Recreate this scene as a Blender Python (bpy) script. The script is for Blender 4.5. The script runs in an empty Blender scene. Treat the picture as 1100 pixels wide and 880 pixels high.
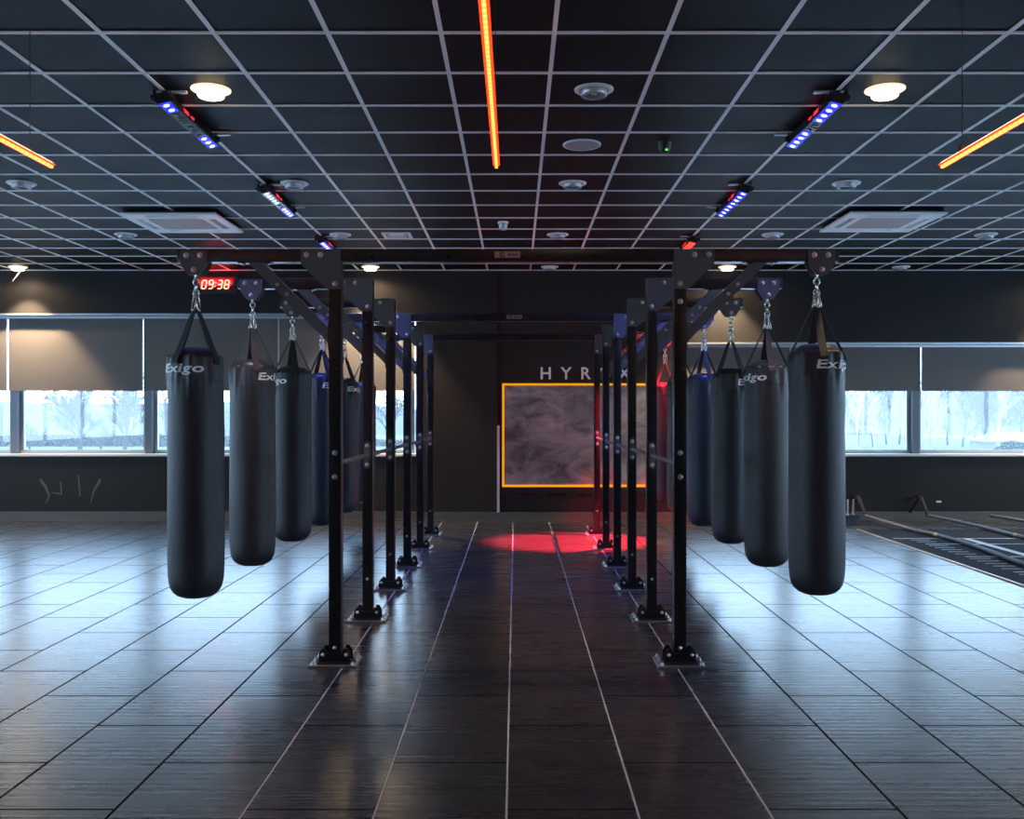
import bpy, bmesh, math, random
from math import pi, sin, cos, radians
from mathutils import Vector, Matrix

scene = bpy.context.scene
COL = scene.collection

# ------------------------------------------------------------------ helpers
def tag(o, label=None, cat=None, group=None, kind=None):
    if label: o['label'] = label
    if cat: o['category'] = cat
    if group: o['group'] = group
    if kind: o['kind'] = kind
    return o

def empty(name, loc=(0, 0, 0), rz=0.0):
    o = bpy.data.objects.new(name, None)
    o.empty_display_size = 0.1
    o.location = loc
    o.rotation_euler = (0, 0, rz)
    COL.objects.link(o)
    return o

def thing(name, label, cat, loc=(0, 0, 0), rz=0.0, group=None):
    return tag(empty(name, loc, rz), label, cat, group)

def link_mesh(name, me, parent=None, loc=(0, 0, 0), rot=(0, 0, 0)):
    o = bpy.data.objects.new(name, me)
    COL.objects.link(o)
    o.location = loc
    o.rotation_euler = rot
    if parent: o.parent = parent
    return o

def to_mesh(name, bm, mats, smooth=None):
    bmesh.ops.recalc_face_normals(bm, faces=bm.faces)
    if smooth is not None:
        for f in bm.faces: f.smooth = True
        for e in bm.edges:
            if len(e.link_faces) == 2:
                if e.calc_face_angle(0) > radians(smooth): e.smooth = False
    me = bpy.data.meshes.new(name)
    bm.to_mesh(me); bm.free()
    if not isinstance(mats, (list, tuple)): mats = [mats]
    for m in mats: me.materials.append(m)
    return me

def obj(name, bm, mats, parent=None, loc=(0, 0, 0), rot=(0, 0, 0), smooth=None):
    return link_mesh(name, to_mesh(name, bm, mats, smooth), parent, loc, rot)

def struct(name, bm, mats, parent=None, **k):
    o = obj(name, bm, mats, parent, **k)
    if parent is None: o['kind'] = 'structure'
    return o

def NB(): return bmesh.new()

def box(bm, x0, x1, y0, y1, z0, z1, mi=0, bev=0.0):
    vs = [bm.verts.new((x, y, z)) for x in (x0, x1) for y in (y0, y1) for z in (z0, z1)]
    fs = []
    for idx in ((0, 1, 3, 2), (4, 6, 7, 5), (0, 4, 5, 1), (2, 3, 7, 6), (0, 2, 6, 4), (1, 5, 7, 3)):
        f = bm.faces.new([vs[i] for i in idx]); f.material_index = mi; fs.append(f)
    bmesh.ops.recalc_face_normals(bm, faces=fs)
    if bev > 0:
        es = list({e for f in fs for e in f.edges})
        bmesh.ops.bevel(bm, geom=es, offset=bev, segments=2, affect='EDGES', profile=0.6)
    return bm

def prism_xz(bm, pts, y0, y1, mi=0):
    a = [bm.verts.new((x, y0, z)) for x, z in pts]
    b = [bm.verts.new((x, y1, z)) for x, z in pts]
    fs = [bm.faces.new(a), bm.faces.new(list(reversed(b)))]
    n = len(pts)
    for i in range(n):
        fs.append(bm.faces.new((a[i], b[i], b[(i + 1) % n], a[(i + 1) % n])))
    for f in fs: f.material_index = mi
    bmesh.ops.recalc_face_normals(bm, faces=fs)
    return bm

def frame_of(d):
    d = d.normalized()
    up = Vector((0, 0, 1)) if abs(d.z) < 0.9 else Vector((1, 0, 0))
    u = d.cross(up).normalized()
    return u, d.cross(u).normalized()

def tube(bm, pts, r, seg=10, closed=False, cap=True, mi=0):
    pts = [Vector(p) for p in pts]
    n = len(pts)
    rs = r if isinstance(r, (list, tuple)) else [r] * n
    rings = []
    u = None
    for i, p in enumerate(pts):
        if closed: d = pts[(i + 1) % n] - pts[i - 1]
        else: d = pts[min(i + 1, n - 1)] - pts[max(i - 1, 0)]
        if u is None: u, v = frame_of(d)
        else:
            dn = d.normalized()
            u = (u - dn * u.dot(dn))
            if u.length < 1e-6: u, v = frame_of(d)
            u = u.normalized(); v = dn.cross(u).normalized()
        rings.append([bm.verts.new(p + (u * cos(2 * pi * k / seg) + v * sin(2 * pi * k / seg)) * rs[i]) for k in range(seg)])
    m = n if closed else n - 1
    for i in range(m):
        a, b = rings[i], rings[(i + 1) % n]
        for k in range(seg):
            f = bm.faces.new((a[k], a[(k + 1) % seg], b[(k + 1) % seg], b[k])); f.material_index = mi
    if cap and not closed:
        for rr in (rings[0], rings[-1]):
            f = bm.faces.new(rr); f.material_index = mi
    return bm

def cyl(bm, p0, p1, r, seg=16, mi=0): return tube(bm, [p0, p1], r, seg, mi=mi)

def lathe(bm, prof, seg=32, c=(0, 0, 0), mi=0):
    rings = []
    for r, z in prof:
        if r < 1e-6: rings.append([bm.verts.new((c[0], c[1], c[2] + z))])
        else: rings.append([bm.verts.new((c[0] + r * cos(2 * pi * k / seg), c[1] + r * sin(2 * pi * k / seg), c[2] + z)) for k in range(seg)])
    for a, b in zip(rings, rings[1:]):
        for k in range(seg):
            k2 = (k + 1) % seg
            if len(a) == 1 and len(b) == 1: continue
            if len(a) == 1: f = bm.faces.new((a[0], b[k], b[k2]))
            elif len(b) == 1: f = bm.faces.new((a[k], a[k2], b[0]))
            else: f = bm.faces.new((a[k], a[k2], b[k2], b[k]))
            f.material_index = mi
    return bm

def text_mesh(body, size, shear=0.0, offset=0.0, extrude=0.0, spacing=1.0, res=3):
    cu = bpy.data.curves.new('lettering', 'FONT')
    cu.body = body; cu.size = size; cu.shear = shear; cu.offset = offset
    cu.extrude = extrude; cu.space_character = spacing; cu.resolution_u = res
    cu.align_x = 'CENTER'; cu.align_y = 'CENTER'
    o = bpy.data.objects.new('lettering', cu)
    COL.objects.link(o)
    bpy.context.view_layer.update()
    me = bpy.data.meshes.new_from_object(o.evaluated_get(bpy.context.evaluated_depsgraph_get()))
    bpy.data.objects.remove(o); bpy.data.curves.remove(cu)
    return me

# ------------------------------------------------------------------ materials
def mat(name, color=(0.5, 0.5, 0.5), rough=0.5, metal=0.0, spec=0.5, emit=None, es=0.0, ior=1.5):
    m = bpy.data.materials.new(name); m.use_nodes = True
    b = m.node_tree.nodes['Principled BSDF']
    b.inputs['Base Color'].default_value = (*color, 1)
    b.inputs['Roughness'].default_value = rough
    b.inputs['Metallic'].default_value = metal
    b.inputs['Specular IOR Level'].default_value = spec
    b.inputs['IOR'].default_value = ior
    if emit:
        b.inputs['Emission Color'].default_value = (*emit, 1)
        b.inputs['Emission Strength'].default_value = es
    return m

class NT:
    def __init__(s, m):
        s.m = m; s.t = m.node_tree; s.n = s.t.nodes; s.l = s.t.links
        s.b = s.n.get('Principled BSDF')
    def add(s, typ, **kw):
        nd = s.n.new(typ)
        for k, v in kw.items():
            if k.startswith('i_'): nd.inputs[k[2:].replace('_', ' ')].default_value = v
            else: setattr(nd, k, v)
        return nd
    def link(s, a, b): s.l.new(a, b)
    def math(s, op, a, b=None, c=None):
        nd = s.n.new('ShaderNodeMath'); nd.operation = op
        for i, v in enumerate((a, b, c)):
            if v is None: continue
            if isinstance(v, (int, float)): nd.inputs[i].default_value = v
            else: s.l.new(v, nd.inputs[i])
        return nd.outputs[0]

def noisy(name, c1, c2, scale=6, rough=(0.4, 0.6), bump=0.0, bscale=80, metal=0.0, spec=0.5, detail=4, stretch=(1, 1, 1)):
    """a material whose tone and gloss vary softly over the surface"""
    m = mat(name, c1, rough[0], metal, spec); N = NT(m)
    tc = N.add('ShaderNodeTexCoord'); mp = N.add('ShaderNodeMapping'); mp.inputs['Scale'].default_value = stretch
    N.link(tc.outputs['Object'], mp.inputs['Vector'])
    nz = N.add('ShaderNodeTexNoise', i_Scale=scale, i_Detail=detail)
    N.link(mp.outputs[0], nz.inputs['Vector'])
    mx = N.add('ShaderNodeMix', data_type='RGBA')
    mx.inputs['A'].default_value = (*c1, 1); mx.inputs['B'].default_value = (*c2, 1)
    N.link(nz.outputs['Fac'], mx.inputs['Factor']); N.link(mx.outputs['Result'], N.b.inputs['Base Color'])
    mr = N.add('ShaderNodeMapRange'); mr.inputs['To Min'].default_value = rough[0]; mr.inputs['To Max'].default_value = rough[1]
    N.link(nz.outputs['Fac'], mr.inputs['Value']); N.link(mr.outputs[0], N.b.inputs['Roughness'])
    if bump:
        n2 = N.add('ShaderNodeTexNoise', i_Scale=bscale, i_Detail=3)
        N.link(mp.outputs[0], n2.inputs['Vector'])
        bp = N.add('ShaderNodeBump', i_Strength=bump, i_Distance=0.01)
        N.link(n2.outputs['Fac'], bp.inputs['Height']); N.link(bp.outputs[0], N.b.inputs['Normal'])
    return m

M = {}
M['steel'] = noisy('black powder coated steel', (0.006, 0.006, 0.007), (0.010, 0.009, 0.011), 30, (0.24, 0.34), 0.05, 400, spec=0.7)
M['plate'] = noisy('charcoal powder coated plate', (0.080, 0.073, 0.078), (0.098, 0.090, 0.095), 40, (0.42, 0.55), 0.08, 500)
M['bolt'] = mat('zinc bolt', (0.62, 0.60, 0.58), 0.3, 0.9)
M['foot'] = noisy('steel foot plate', (0.16, 0.145, 0.15), (0.24, 0.22, 0.23), 25, (0.3, 0.45), 0.05, 200, metal=0.5)
M['chrome'] = mat('chain steel', (0.72, 0.68, 0.62), 0.22, 1.0)
M['web'] = noisy('black webbing', (0.012, 0.012, 0.013), (0.020, 0.019, 0.019), 120, (0.6, 0.75), 0.3, 700)
M['leather'] = noisy('black bag leather', (0.011, 0.012, 0.017), (0.021, 0.022, 0.027), 5, (0.44, 0.58), 0.12, 130)
M['cap'] = noisy('black bag top', (0.03, 0.03, 0.032), (0.045, 0.045, 0.045), 10, (0.3, 0.45), 0.1, 90)
M['logo'] = mat('printed lettering', (0.75, 0.72, 0.72), 0.5)
M['wall'] = noisy('black wall paint', (0.018, 0.0165, 0.016), (0.024, 0.022, 0.0215), 3, (0.6, 0.75), 0.06, 160, spec=0.2)
M['grid'] = noisy('ceiling grid', (0.84, 0.81, 0.78), (0.88, 0.85, 0.82), 5, (0.4, 0.5))
M['tile'] = noisy('black ceiling tile', (0.005, 0.005, 0.0055), (0.009, 0.009, 0.0095), 2.5, (0.45, 0.6), 0.15, 220, spec=0.08)
M['white'] = noisy('white plastic', (0.82, 0.81, 0.78), (0.86, 0.85, 0.82), 8, (0.4, 0.5))
M['grille'] = noisy('beige grille', (0.40, 0.35, 0.31), (0.46, 0.40, 0.36), 60, (0.6, 0.7), 0.3, 300)
M['dark'] = mat('black plastic', (0.012, 0.012, 0.013), 0.4)
M['reflector'] = mat('lamp reflector', (0.62, 0.64, 0.68), 0.18, 0.9)
M['lampglass'] = mat('drop glass', (0.55, 0.55, 0.56), 0.25, 0.2)
M['lamp_on'] = mat('lit lamp', (0.9, 0.8, 0.6), 0.5, emit=(1.0, 0.78, 0.45), es=7.0)
M['trim_on'] = mat('trim ring with lamp glow', (0.75, 0.70, 0.62), 0.4, emit=(1.0, 0.80, 0.52), es=0.75)  # ring is no lamp; lamplight on it is put in as emission
M['frame'] = noisy('grey window frame', (0.33, 0.33, 0.34), (0.37, 0.37, 0.38), 10, (0.35, 0.45))
M['mullion'] = noisy('dark blue grey mullion', (0.07, 0.08, 0.10), (0.085, 0.095, 0.115), 10, (0.3, 0.4))
M['sill'] = noisy('pale sill board', (0.60, 0.57, 0.52), (0.66, 0.63, 0.58), 10, (0.25, 0.35))
M['blind'] = noisy('grey brown blind fabric', (0.125, 0.112, 0.104), (0.145, 0.13, 0.122), 2, (0.75, 0.85), 0.15, 500)
M['rail'] = mat('blind rail', (0.42, 0.44, 0.48), 0.35, 0.6)
M['skirt'] = noisy('dark skirting', (0.075, 0.065, 0.058), (0.095, 0.082, 0.072), 8, (0.4, 0.5))
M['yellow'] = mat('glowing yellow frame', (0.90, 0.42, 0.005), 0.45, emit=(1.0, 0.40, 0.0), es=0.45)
M['guard'] = mat('corner guard', (0.55, 0.55, 0.62), 0.4, 0.2)
M['letters'] = mat('white acrylic letters', (0.80, 0.74, 0.76), 0.4)
M['rope'] = noisy('black rope', (0.10, 0.105, 0.115), (0.16, 0.165, 0.175), 40, (0.5, 0.65), 0.5, 120)
M['ropemark'] = mat('yellow tape', (0.75, 0.48, 0.05), 0.5)
M['mark'] = noisy('white track paint', (0.60, 0.60, 0.60), (0.78, 0.78, 0.76), 30, (0.5, 0.6))
M['edge'] = mat('aluminium edge strip', (0.70, 0.52, 0.36), 0.35, 0.7)  # orange light on the metal is put into its base colour
M['led_off'] = mat('unlit led', (0.10, 0.12, 0.14), 0.2)
M['led_blue'] = mat('lit blue led', (0.1, 0.1, 0.9), 0.4, emit=(0.32, 0.34, 1.0), es=5.0)
M['led_bed'] = mat('blue led reflector', (0.02, 0.03, 0.9), 0.3, emit=(0.004, 0.01, 1.0), es=0.7)
M['led_white'] = mat('lit white led', (0.8, 0.8, 0.9), 0.4, emit=(0.80, 0.95, 1.0), es=1.6)
M['led_redbed'] = mat('red led reflector', (0.9, 0.05, 0.02), 0.3, emit=(1.0, 0.05, 0.02), es=1.6)
M['display'] = mat('red display', (0.6, 0.02, 0.02), 0.3, emit=(1.0, 0.015, 0.03), es=2.2)
M['green'] = mat('green pilot light', (0.1, 0.8, 0.1), 0.3, emit=(0.15, 0.9, 0.05), es=1.2)
M['digit'] = mat('clock digits', (1, 0.2, 0.1), 0.4, emit=(1.0, 0.21, 0.12), es=4.5)
M['case'] = mat('red tinted clock face', (0.08, 0.003, 0.003), 0.35)
M['neon_halo'] = mat('neon casing halo', (0.8, 0.1, 0.02), 0.5, emit=(1.0, 0.035, 0.003), es=1.2)
M['nameplate'] = mat('brushed name plate', (0.52, 0.44, 0.48), 0.35, 0.6)
M['wire'] = mat('suspension wire', (0.03, 0.03, 0.03), 0.5)

M['neon_back'] = mat('neon back glow', (1, 0.4, 0.2), 0.5, emit=(1.0, 0.42, 0.26), es=7.0)
# neon core: row of small LEDs seen through silicone
m = mat('neon core', (1, 0.3, 0.1), 0.5, emit=(1.0, 0.11, 0.02), es=4.5); N = NT(m)
tc = N.add('ShaderNodeTexCoord'); sx = N.add('ShaderNodeSeparateXYZ'); N.link(tc.outputs['Object'], sx.inputs[0])
s = N.math('SINE', N.math('MULTIPLY', sx.outputs['Y'], 2 * pi / 0.042))
N.link(N.math('MULTIPLY_ADD', s, 2.0, 6.0), N.b.inputs['Emission Strength'])
M['neon'] = m

# floor: rubber tiles 0.985 x 0.495, staggered, with a fine cross ribbing
def floor_mat():
    m = mat('glossy black floor tiles', (0.02, 0.02, 0.022), 0.3); N = NT(m)
    tc = N.add('ShaderNodeTexCoord'); sp = N.add('ShaderNodeSeparateXYZ'); N.link(tc.outputs['Object'], sp.inputs[0])
    U = N.math('SUBTRACT', sp.outputs['Y'], 4.1475); V = N.math('ADD', sp.outputs['X'], 0.035)
    cb = N.add('ShaderNodeCombineXYZ'); N.link(U, cb.inputs[0]); N.link(V, cb.inputs[1])
    br = N.add('ShaderNodeTexBrick'); br.offset = 0.5; br.offset_frequency = 2; br.squash = 1.0
    br.inputs['Scale'].default_value = 1.0; br.inputs['Brick Width'].default_value = 0.985; br.inputs['Row Height'].default_value = 0.495
    br.inputs['Mortar Size'].default_value = 0.0068; br.inputs['Mortar Smooth'].default_value = 0.1
    br.inputs['Color1'].default_value = (0.0, 0.0, 0.0, 1); br.inputs['Color2'].default_value = (1, 1, 1, 1); br.inputs['Bias'].default_value = 0
    N.link(cb.outputs[0], br.inputs['Vector'])
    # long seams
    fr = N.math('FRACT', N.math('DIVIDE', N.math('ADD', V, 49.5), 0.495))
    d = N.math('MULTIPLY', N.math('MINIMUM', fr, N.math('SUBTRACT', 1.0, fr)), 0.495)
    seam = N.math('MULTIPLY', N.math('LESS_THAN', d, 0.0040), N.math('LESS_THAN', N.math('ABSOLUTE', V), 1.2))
    # scuffs and streaks
    mp = N.add('ShaderNodeMapping'); mp.inputs['Scale'].default_value = (0.6, 3.0, 1); N.link(tc.outputs['Object'], mp.inputs[0])
    n1 = N.add('ShaderNodeTexNoise', i_Scale=2.2, i_Detail=5, i_Roughness=0.6); N.link(mp.outputs[0], n1.inputs['Vector'])
    mp2 = N.add('ShaderNodeMapping'); mp2.inputs['Scale'].default_value = (1.2, 60.0, 1); N.link(tc.outputs['Object'], mp2.inputs[0])
    n2 = N.add('ShaderNodeTexNoise', i_Scale=1.0, i_Detail=3); N.link(mp2.outputs[0], n2.inputs['Vector'])
    n3 = N.add('ShaderNodeTexNoise', i_Scale=1.6, i_Detail=3); N.link(tc.outputs['Object'], n3.inputs['Vector'])
    mx = N.add('ShaderNodeMix', data_type='RGBA'); mx.inputs['A'].default_value = (0.016, 0.0155, 0.017, 1); mx.inputs['B'].default_value = (0.027, 0.026, 0.028, 1)
    N.link(n1.outputs['Fac'], mx.inputs['Factor'])
    m2 = N.add('ShaderNodeMix', data_type='RGBA'); m2.inputs['B'].default_value = (0.012, 0.011, 0.011, 1)
    N.link(br.outputs['Fac'], m2.inputs['Factor']); N.link(mx.outputs['Result'], m2.inputs['A'])
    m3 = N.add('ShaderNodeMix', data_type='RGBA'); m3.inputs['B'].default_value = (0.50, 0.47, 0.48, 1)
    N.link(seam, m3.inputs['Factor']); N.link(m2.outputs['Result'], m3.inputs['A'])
    N.link(m3.outputs['Result'], N.b.inputs['Base Color'])
    # roughness
    rr = N.math('ADD', N.math('MULTIPLY_ADD', n1.outputs['Fac'], 0.02, 0.255), N.math('MULTIPLY', n2.outputs['Fac'], 0.02))
    rr = N.math('ADD', rr, N.math('MULTIPLY', br.outputs['Fac'], 0.4))
    N.link(rr, N.b.inputs['Roughness'])
    N.link(N.math('MULTIPLY_ADD', br.outputs['Fac'], -0.5, 0.5), N.b.inputs['Specular IOR Level'])
    N.b.inputs['IOR'].default_value = FLOOR_IOR
    # bump: seams, ribs, gentle warp per tile
    h = N.math('MULTIPLY', br.outputs['Fac'], -0.004)
    h = N.math('ADD', h, N.math('MULTIPLY', n2.outputs['Fac'], 0.0001))
    rib = N.math('SINE', N.math('MULTIPLY', sp.outputs['Y'], 2 * pi / 0.055))
    h = N.math('ADD', h, N.math('MULTIPLY', rib, 0.00022))
    h = N.math('ADD', h, N.math('MULTIPLY', n3.outputs['Fac'], 0.0025))
    bp = N.add('ShaderNodeBump', i_Strength=0.6, i_Distance=1.0); N.link(h, bp.inputs['Height']); N.link(bp.outputs[0], N.b.inputs['Normal'])
    return m
FLOOR_IOR = 2.25
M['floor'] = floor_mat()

def turf_mat():
    m = noisy('black turf', (0.007, 0.007, 0.009), (0.016, 0.015, 0.017), 3, (0.75, 0.9), 0.8, 300, spec=0.15)
    return m
M['turf'] = turf_mat()

def board_mat():
    m = mat('smeared blackboard', (0.1, 0.1, 0.1), 0.5); N = NT(m)
    tc = N.add('ShaderNodeTexCoord'); mp = N.add('ShaderNodeMapping'); mp.inputs['Scale'].default_value = (1, 1, 1.8); mp.inputs['Rotation'].default_value = (0, 0.5, 0)
    N.link(tc.outputs['Object'], mp.inputs[0])
    n = N.add('ShaderNodeTexNoise', i_Scale=2.3, i_Detail=7, i_Roughness=0.66, i_Distortion=1.1); N.link(mp.outputs[0], n.inputs['Vector'])
    n2 = N.add('ShaderNodeTexNoise', i_Scale=0.9, i_Detail=2); N.link(tc.outputs['Object'], n2.inputs['Vector'])
    v = N.math('MULTIPLY', n.outputs['Fac'], n2.outputs['Fac'])
    cr = N.add('ShaderNodeValToRGB'); e = cr.color_ramp.elements
    e[0].position = 0.14; e[0].color = (0.045, 0.043, 0.043, 1); e[1].position = 0.42; e[1].color = (0.50, 0.47, 0.48, 1)
    N.link(v, cr.inputs[0]); N.link(cr.outputs[0], N.b.inputs['Base Color'])
    return m
M['board'] = board_mat()

def glass_mat():
    """thin pane with an added veil in place of outdoor haze: see-through, slightly milky, glossy"""
    m = bpy.data.materials.new('veiled window glass'); m.use_nodes = True
    t = m.node_tree; t.nodes.clear(); N = NT(m)
    out = N.add('ShaderNodeOutputMaterial')
    tr = N.add('ShaderNodeBsdfTransparent'); tr.inputs[0].default_value = (0.97, 0.985, 1.0, 1)
    tl = N.add('ShaderNodeBsdfTranslucent'); tl.inputs[0].default_value = (0.95, 0.97, 1.0, 1)
    gl = N.add('ShaderNodeBsdfGlossy'); gl.inputs['Roughness'].default_value = 0.02
    m1 = N.add('ShaderNodeMixShader'); m1.inputs[0].default_value = VEIL
    N.link(tr.outputs[0], m1.inputs[1]); N.link(tl.outputs[0], m1.inputs[2])
    m2 = N.add('ShaderNodeMixShader'); m2.inputs[0].default_value = 0.04
    N.link(m1.outputs[0], m2.inputs[1]); N.link(gl.outputs[0], m2.inputs[2])
    N.link(m2.outputs[0], out.inputs[0])
    return m
VEIL = 0.045  # strength of the added veil that pales the view like haze
M['glass'] = glass_mat()

M['grass'] = noisy('pale winter grass', (0.055, 0.065, 0.045), (0.075, 0.08, 0.055), 0.05, (0.8, 0.95))
M['hill'] = noisy('distant wooded hill', (0.034, 0.036, 0.038), (0.045, 0.046, 0.047), 0.02, (0.8, 0.95))
M['twig'] = mat('bare grey twigs', (0.022, 0.019, 0.017), 0.9)
M['wood'] = mat('violet grey bare wood', (0.036, 0.031, 0.03), 0.9)
M['birch'] = noisy('pale birch bark', (0.24, 0.20, 0.17), (0.30, 0.26, 0.22), 2, (0.8, 0.9))
M['hedge'] = noisy('hedge leaves', (0.015, 0.02, 0.018), (0.026, 0.03, 0.027), 0.6, (0.8, 0.9))
M['conifer'] = noisy('green shrub leaves', (0.004, 0.026, 0.010), (0.012, 0.042, 0.018), 1.5, (0.7, 0.9))
M['roof'] = mat('pale house roof', (0.14, 0.13, 0.125), 0.8)
M['render'] = mat('house render', (0.2, 0.19, 0.18), 0.8)
M['brick'] = mat('chimney brick', (0.15, 0.09, 0.07), 0.8)

# ------------------------------------------------------------------ room shell
H = 3.52
XL, XR, YB = -9.7, 9.7, -3.4
WF = 13.5                                    # front face of the back wall
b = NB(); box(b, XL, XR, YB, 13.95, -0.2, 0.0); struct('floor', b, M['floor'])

b = NB(); box(b, XL - 0.2, XR + 0.2, YB - 0.2, 13.95, H, H + 0.12)
ceiling = struct('ceiling', b, M['tile'])
b = NB()
x = 0.2045 - 0.6 * 16
while x < XR:
    if x > XL: box(b, x - 0.012, x + 0.012, YB, WF, H - 0.008, H)
    x += 0.6
y = 5.09 - 0.6 * 14
while y < WF:
    if y > YB: box(b, XL, XR, y - 0.012, y + 0.012, H - 0.0085, H - 0.0003)
    y += 0.6
box(b, XL, XR, WF - 0.03, WF, H - 0.0095, H - 0.0006)
struct('ceiling_grid', b, M['grid'])

ZL, ZR, XWL, XWR = 2.91, 2.505, -1.40, 2.30
b = NB()
box(b, XL, XWL, WF, 13.95, ZL, H)              # bulkhead over the left windows
box(b, XWR, XR, WF, 13.95, ZR, H)              # lower bulkhead over the right windows
box(b, XL, XWL, 13.6, 13.95, 0, 0.90)
box(b, XWR, XR, 13.6, 13.95, 0, 0.90)
box(b, XL, -9.35, 13.6, 13.95, 0.9, ZL); box(b, 9.6, XR, 13.6, 13.95, 0.9, ZR)
box(b, XWL, -0.255, WF, 13.95, 0, H)           # pier standing slightly forward
box(b, -0.255, XWR, WF + 0.05, 13.95, 0, H)
struct('wall_back', b, M['wall'])
def wall_side(name, x0, x1):
    b = NB()
    box(b, x0, x1, YB, 13.95, 0, 0.9); box(b, x0, x1, YB, 13.95, 2.75, H)
    box(b, x0, x1, YB, YB + 0.6, 0.9, 2.75); box(b, x0, x1, 12.8, 13.95, 0.9, 2.75)
    struct(name, b, M['wall'])
wall_side('wall_left', XL - 0.2, XL); wall_side('wall_right', XR, XR + 0.2)
b = NB(); box(b, XL, XR, YB - 0.2, YB, 0, H); struct('wall_front', b, M['wall'])

# skirting
def skirt(name, x0, x1, yf):
    b = NB(); box(b, x0, x1, yf - 0.045, yf, 0.0, 0.125)
    box(b, x0, x1, yf - 0.085, yf - 0.045, 0.0, 0.022); struct(name, b, M['skirt'])
skirt('baseboard_left', XL, XWL, 13.6)
skirt('baseboard_center', XWL, XWR, WF)
skirt('baseboard_right', XWR, XR, 13.6)

# sills, head trims
b = NB(); box(b, XL, XWL, 13.575, 13.90, 0.905, 0.938, bev=0.004); struct('trim_1', b, M['sill'])
b = NB(); box(b, XWR, XR, 13.575, 13.90, 0.905, 0.938, bev=0.004); struct('trim_2', b, M['sill'])
b = NB(); box(b, XL, XWL, WF - 0.012, WF + 0.06, ZL - 0.022, ZL); struct('trim_3', b, M['rail'])
b = NB(); box(b, XWR, XR, WF - 0.012, WF + 0.06, ZR - 0.022, ZR); struct('trim_4', b, M['rail'])
b = NB(); prism_xz(b, [(-0.262, 0.125), (-0.228, 0.125), (-0.228, 1.34), (-0.262, 1.34)], WF - 0.006, WF + 0.052)
struct('trim_5', b, M['guard'])

# windows and blinds
lx = [-9.08, -7.165, -5.25, -3.335, -1.42]
rx = [2.32, 3.885, 5.72, 7.555, 9.39]
def window(n, x0, x1, ztop, ml, mr):
    fw = 0.05; sh = 0.02 if x0 < 0 else -0.02
    x0 += 0; ml += sh; mr -= sh
    b = NB()
    box(b, x0 + ml, x0 + ml + fw, 13.80, 13.86, 0.94, ztop); box(b, x1 - mr - fw, x1 - mr, 13.80, 13.86, 0.94, ztop)
    box(b, x0 + ml + fw, x1 - mr - fw, 13.80, 13.86, 0.938, 0.99); box(b, x0 + ml + fw, x1 - mr - fw, 13.80, 13.86, ztop - 0.05, ztop)
    w = struct('window_%d' % n, b, M['frame'])
    b = NB(); box(b, x0 + ml + fw, x1 - mr - fw, 13.826, 13.834, 0.99, ztop - 0.05)
    obj('pane', b, M['glass'], w)
    b = NB(); box(b, x0 + sh - 0.05, x0 + sh + 0.05, 13.72, 13.90, 0.938, ztop)
    obj('mullion', b, M['mullion'], w)
    return w
wn = 1
for a, c in zip(lx, lx[1:]): window(wn, a, c, ZL, 0.05, 0.05); wn += 1
for a, c in zip(rx, rx[1:]): window(wn, a, c, ZR, 0.05, 0.05); wn += 1
def swindow(n, x, sgn):
    b = NB(); y0, y1 = YB + 0.6, 12.8
    box(b, x - .03, x + .03, y0, y1, 0.9, 0.96); box(b, x - .03, x + .03, y0, y1, 2.69, 2.75)
    k = 9
    for i in range(k + 1):
        yy = y0 + (y1 - y0) * i / k
        box(b, x - .03, x + .03, yy - .03, yy + .03, 0.96, 2.69)
    w = struct('window_%d' % n, b, M['frame'])
    b = NB(); box(b, x - .004, x + .004, y0, y1, 0.96, 2.69); obj('pane', b, M['glass'], w)
swindow(wn, XL - 0.1, -1); swindow(wn + 1, XR + 0.1, 1)

def blind(x0, x1, ztop, label, sl):
    t = thing('roller_blind', label, 'blind', ((x0 + x1) / 2, 13.60, 1.828), group='roller blinds half drawn over the windows')
    w = (x1 - x0) / 2 - 0.007
    b = NB(); box(b, -w, w, -0.002, 0.002, 0.012, ztop - 1.828 - 0.05)
    obj('fabric', b, M['blind'], t)
    b = NB(); box(b, -w, w, -0.009, 0.009, 0.0, 0.016, bev=0.003); obj('bottom_bar', b, M['blind'], t)
    b = NB(); box(b, -w - 0.006, w + 0.006, -0.03, 0.03, ztop - 1.828 - 0.062, ztop - 1.828 - 0.028, bev=0.004); obj('head_rail', b, M['rail'], t)
    b = NB(); tube(b, [(w - 0.006, -0.012, ztop - 1.828 - 0.06), (w - 0.006, -0.012, 0.02)], 0.004, 6); obj('pull_cord', b, M['white'], t)
    return t
lb = ['brown grey roller blind at the far left edge, cut off by the frame', 'warm lit brown grey roller blind with faint creases, left of the nearest left bag',
      'grey roller blind behind the two nearest left bags', 'grey roller blind behind the left rig posts, nearest the dark pier']
rb = ['dark blind behind the far bags of the right row', 'dark blue grey blind just left of and behind the nearest right bag',
      'dark blue grey roller blind above the birch view, right of nearest right bag', 'dark blind at the far right beyond the picture edge']
for i in range(4):
    blind(lx[i], lx[i + 1], ZL, lb[i], -1)
for i in range(4):
    if i == 3: continue
    blind(rx[i], rx[i + 1], ZR, rb[i], 1)
blind(rx[3], rx[4], ZR, 'dark blue grey blind at the right picture edge above the green shrub', 1)

# ------------------------------------------------------------------ the training rig
RX, RY, PITCH, NF = -0.0495, 5.81, 1.2336, 6
HX = 1.035; PH = 0.0375; TOP = 2.49; UND = 2.415
rig = thing('bag_rack', 'long black steel frame with posts, cross beams and arms carrying the heavy bags', 'rack', (RX, RY, 0), -0.004)

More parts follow.
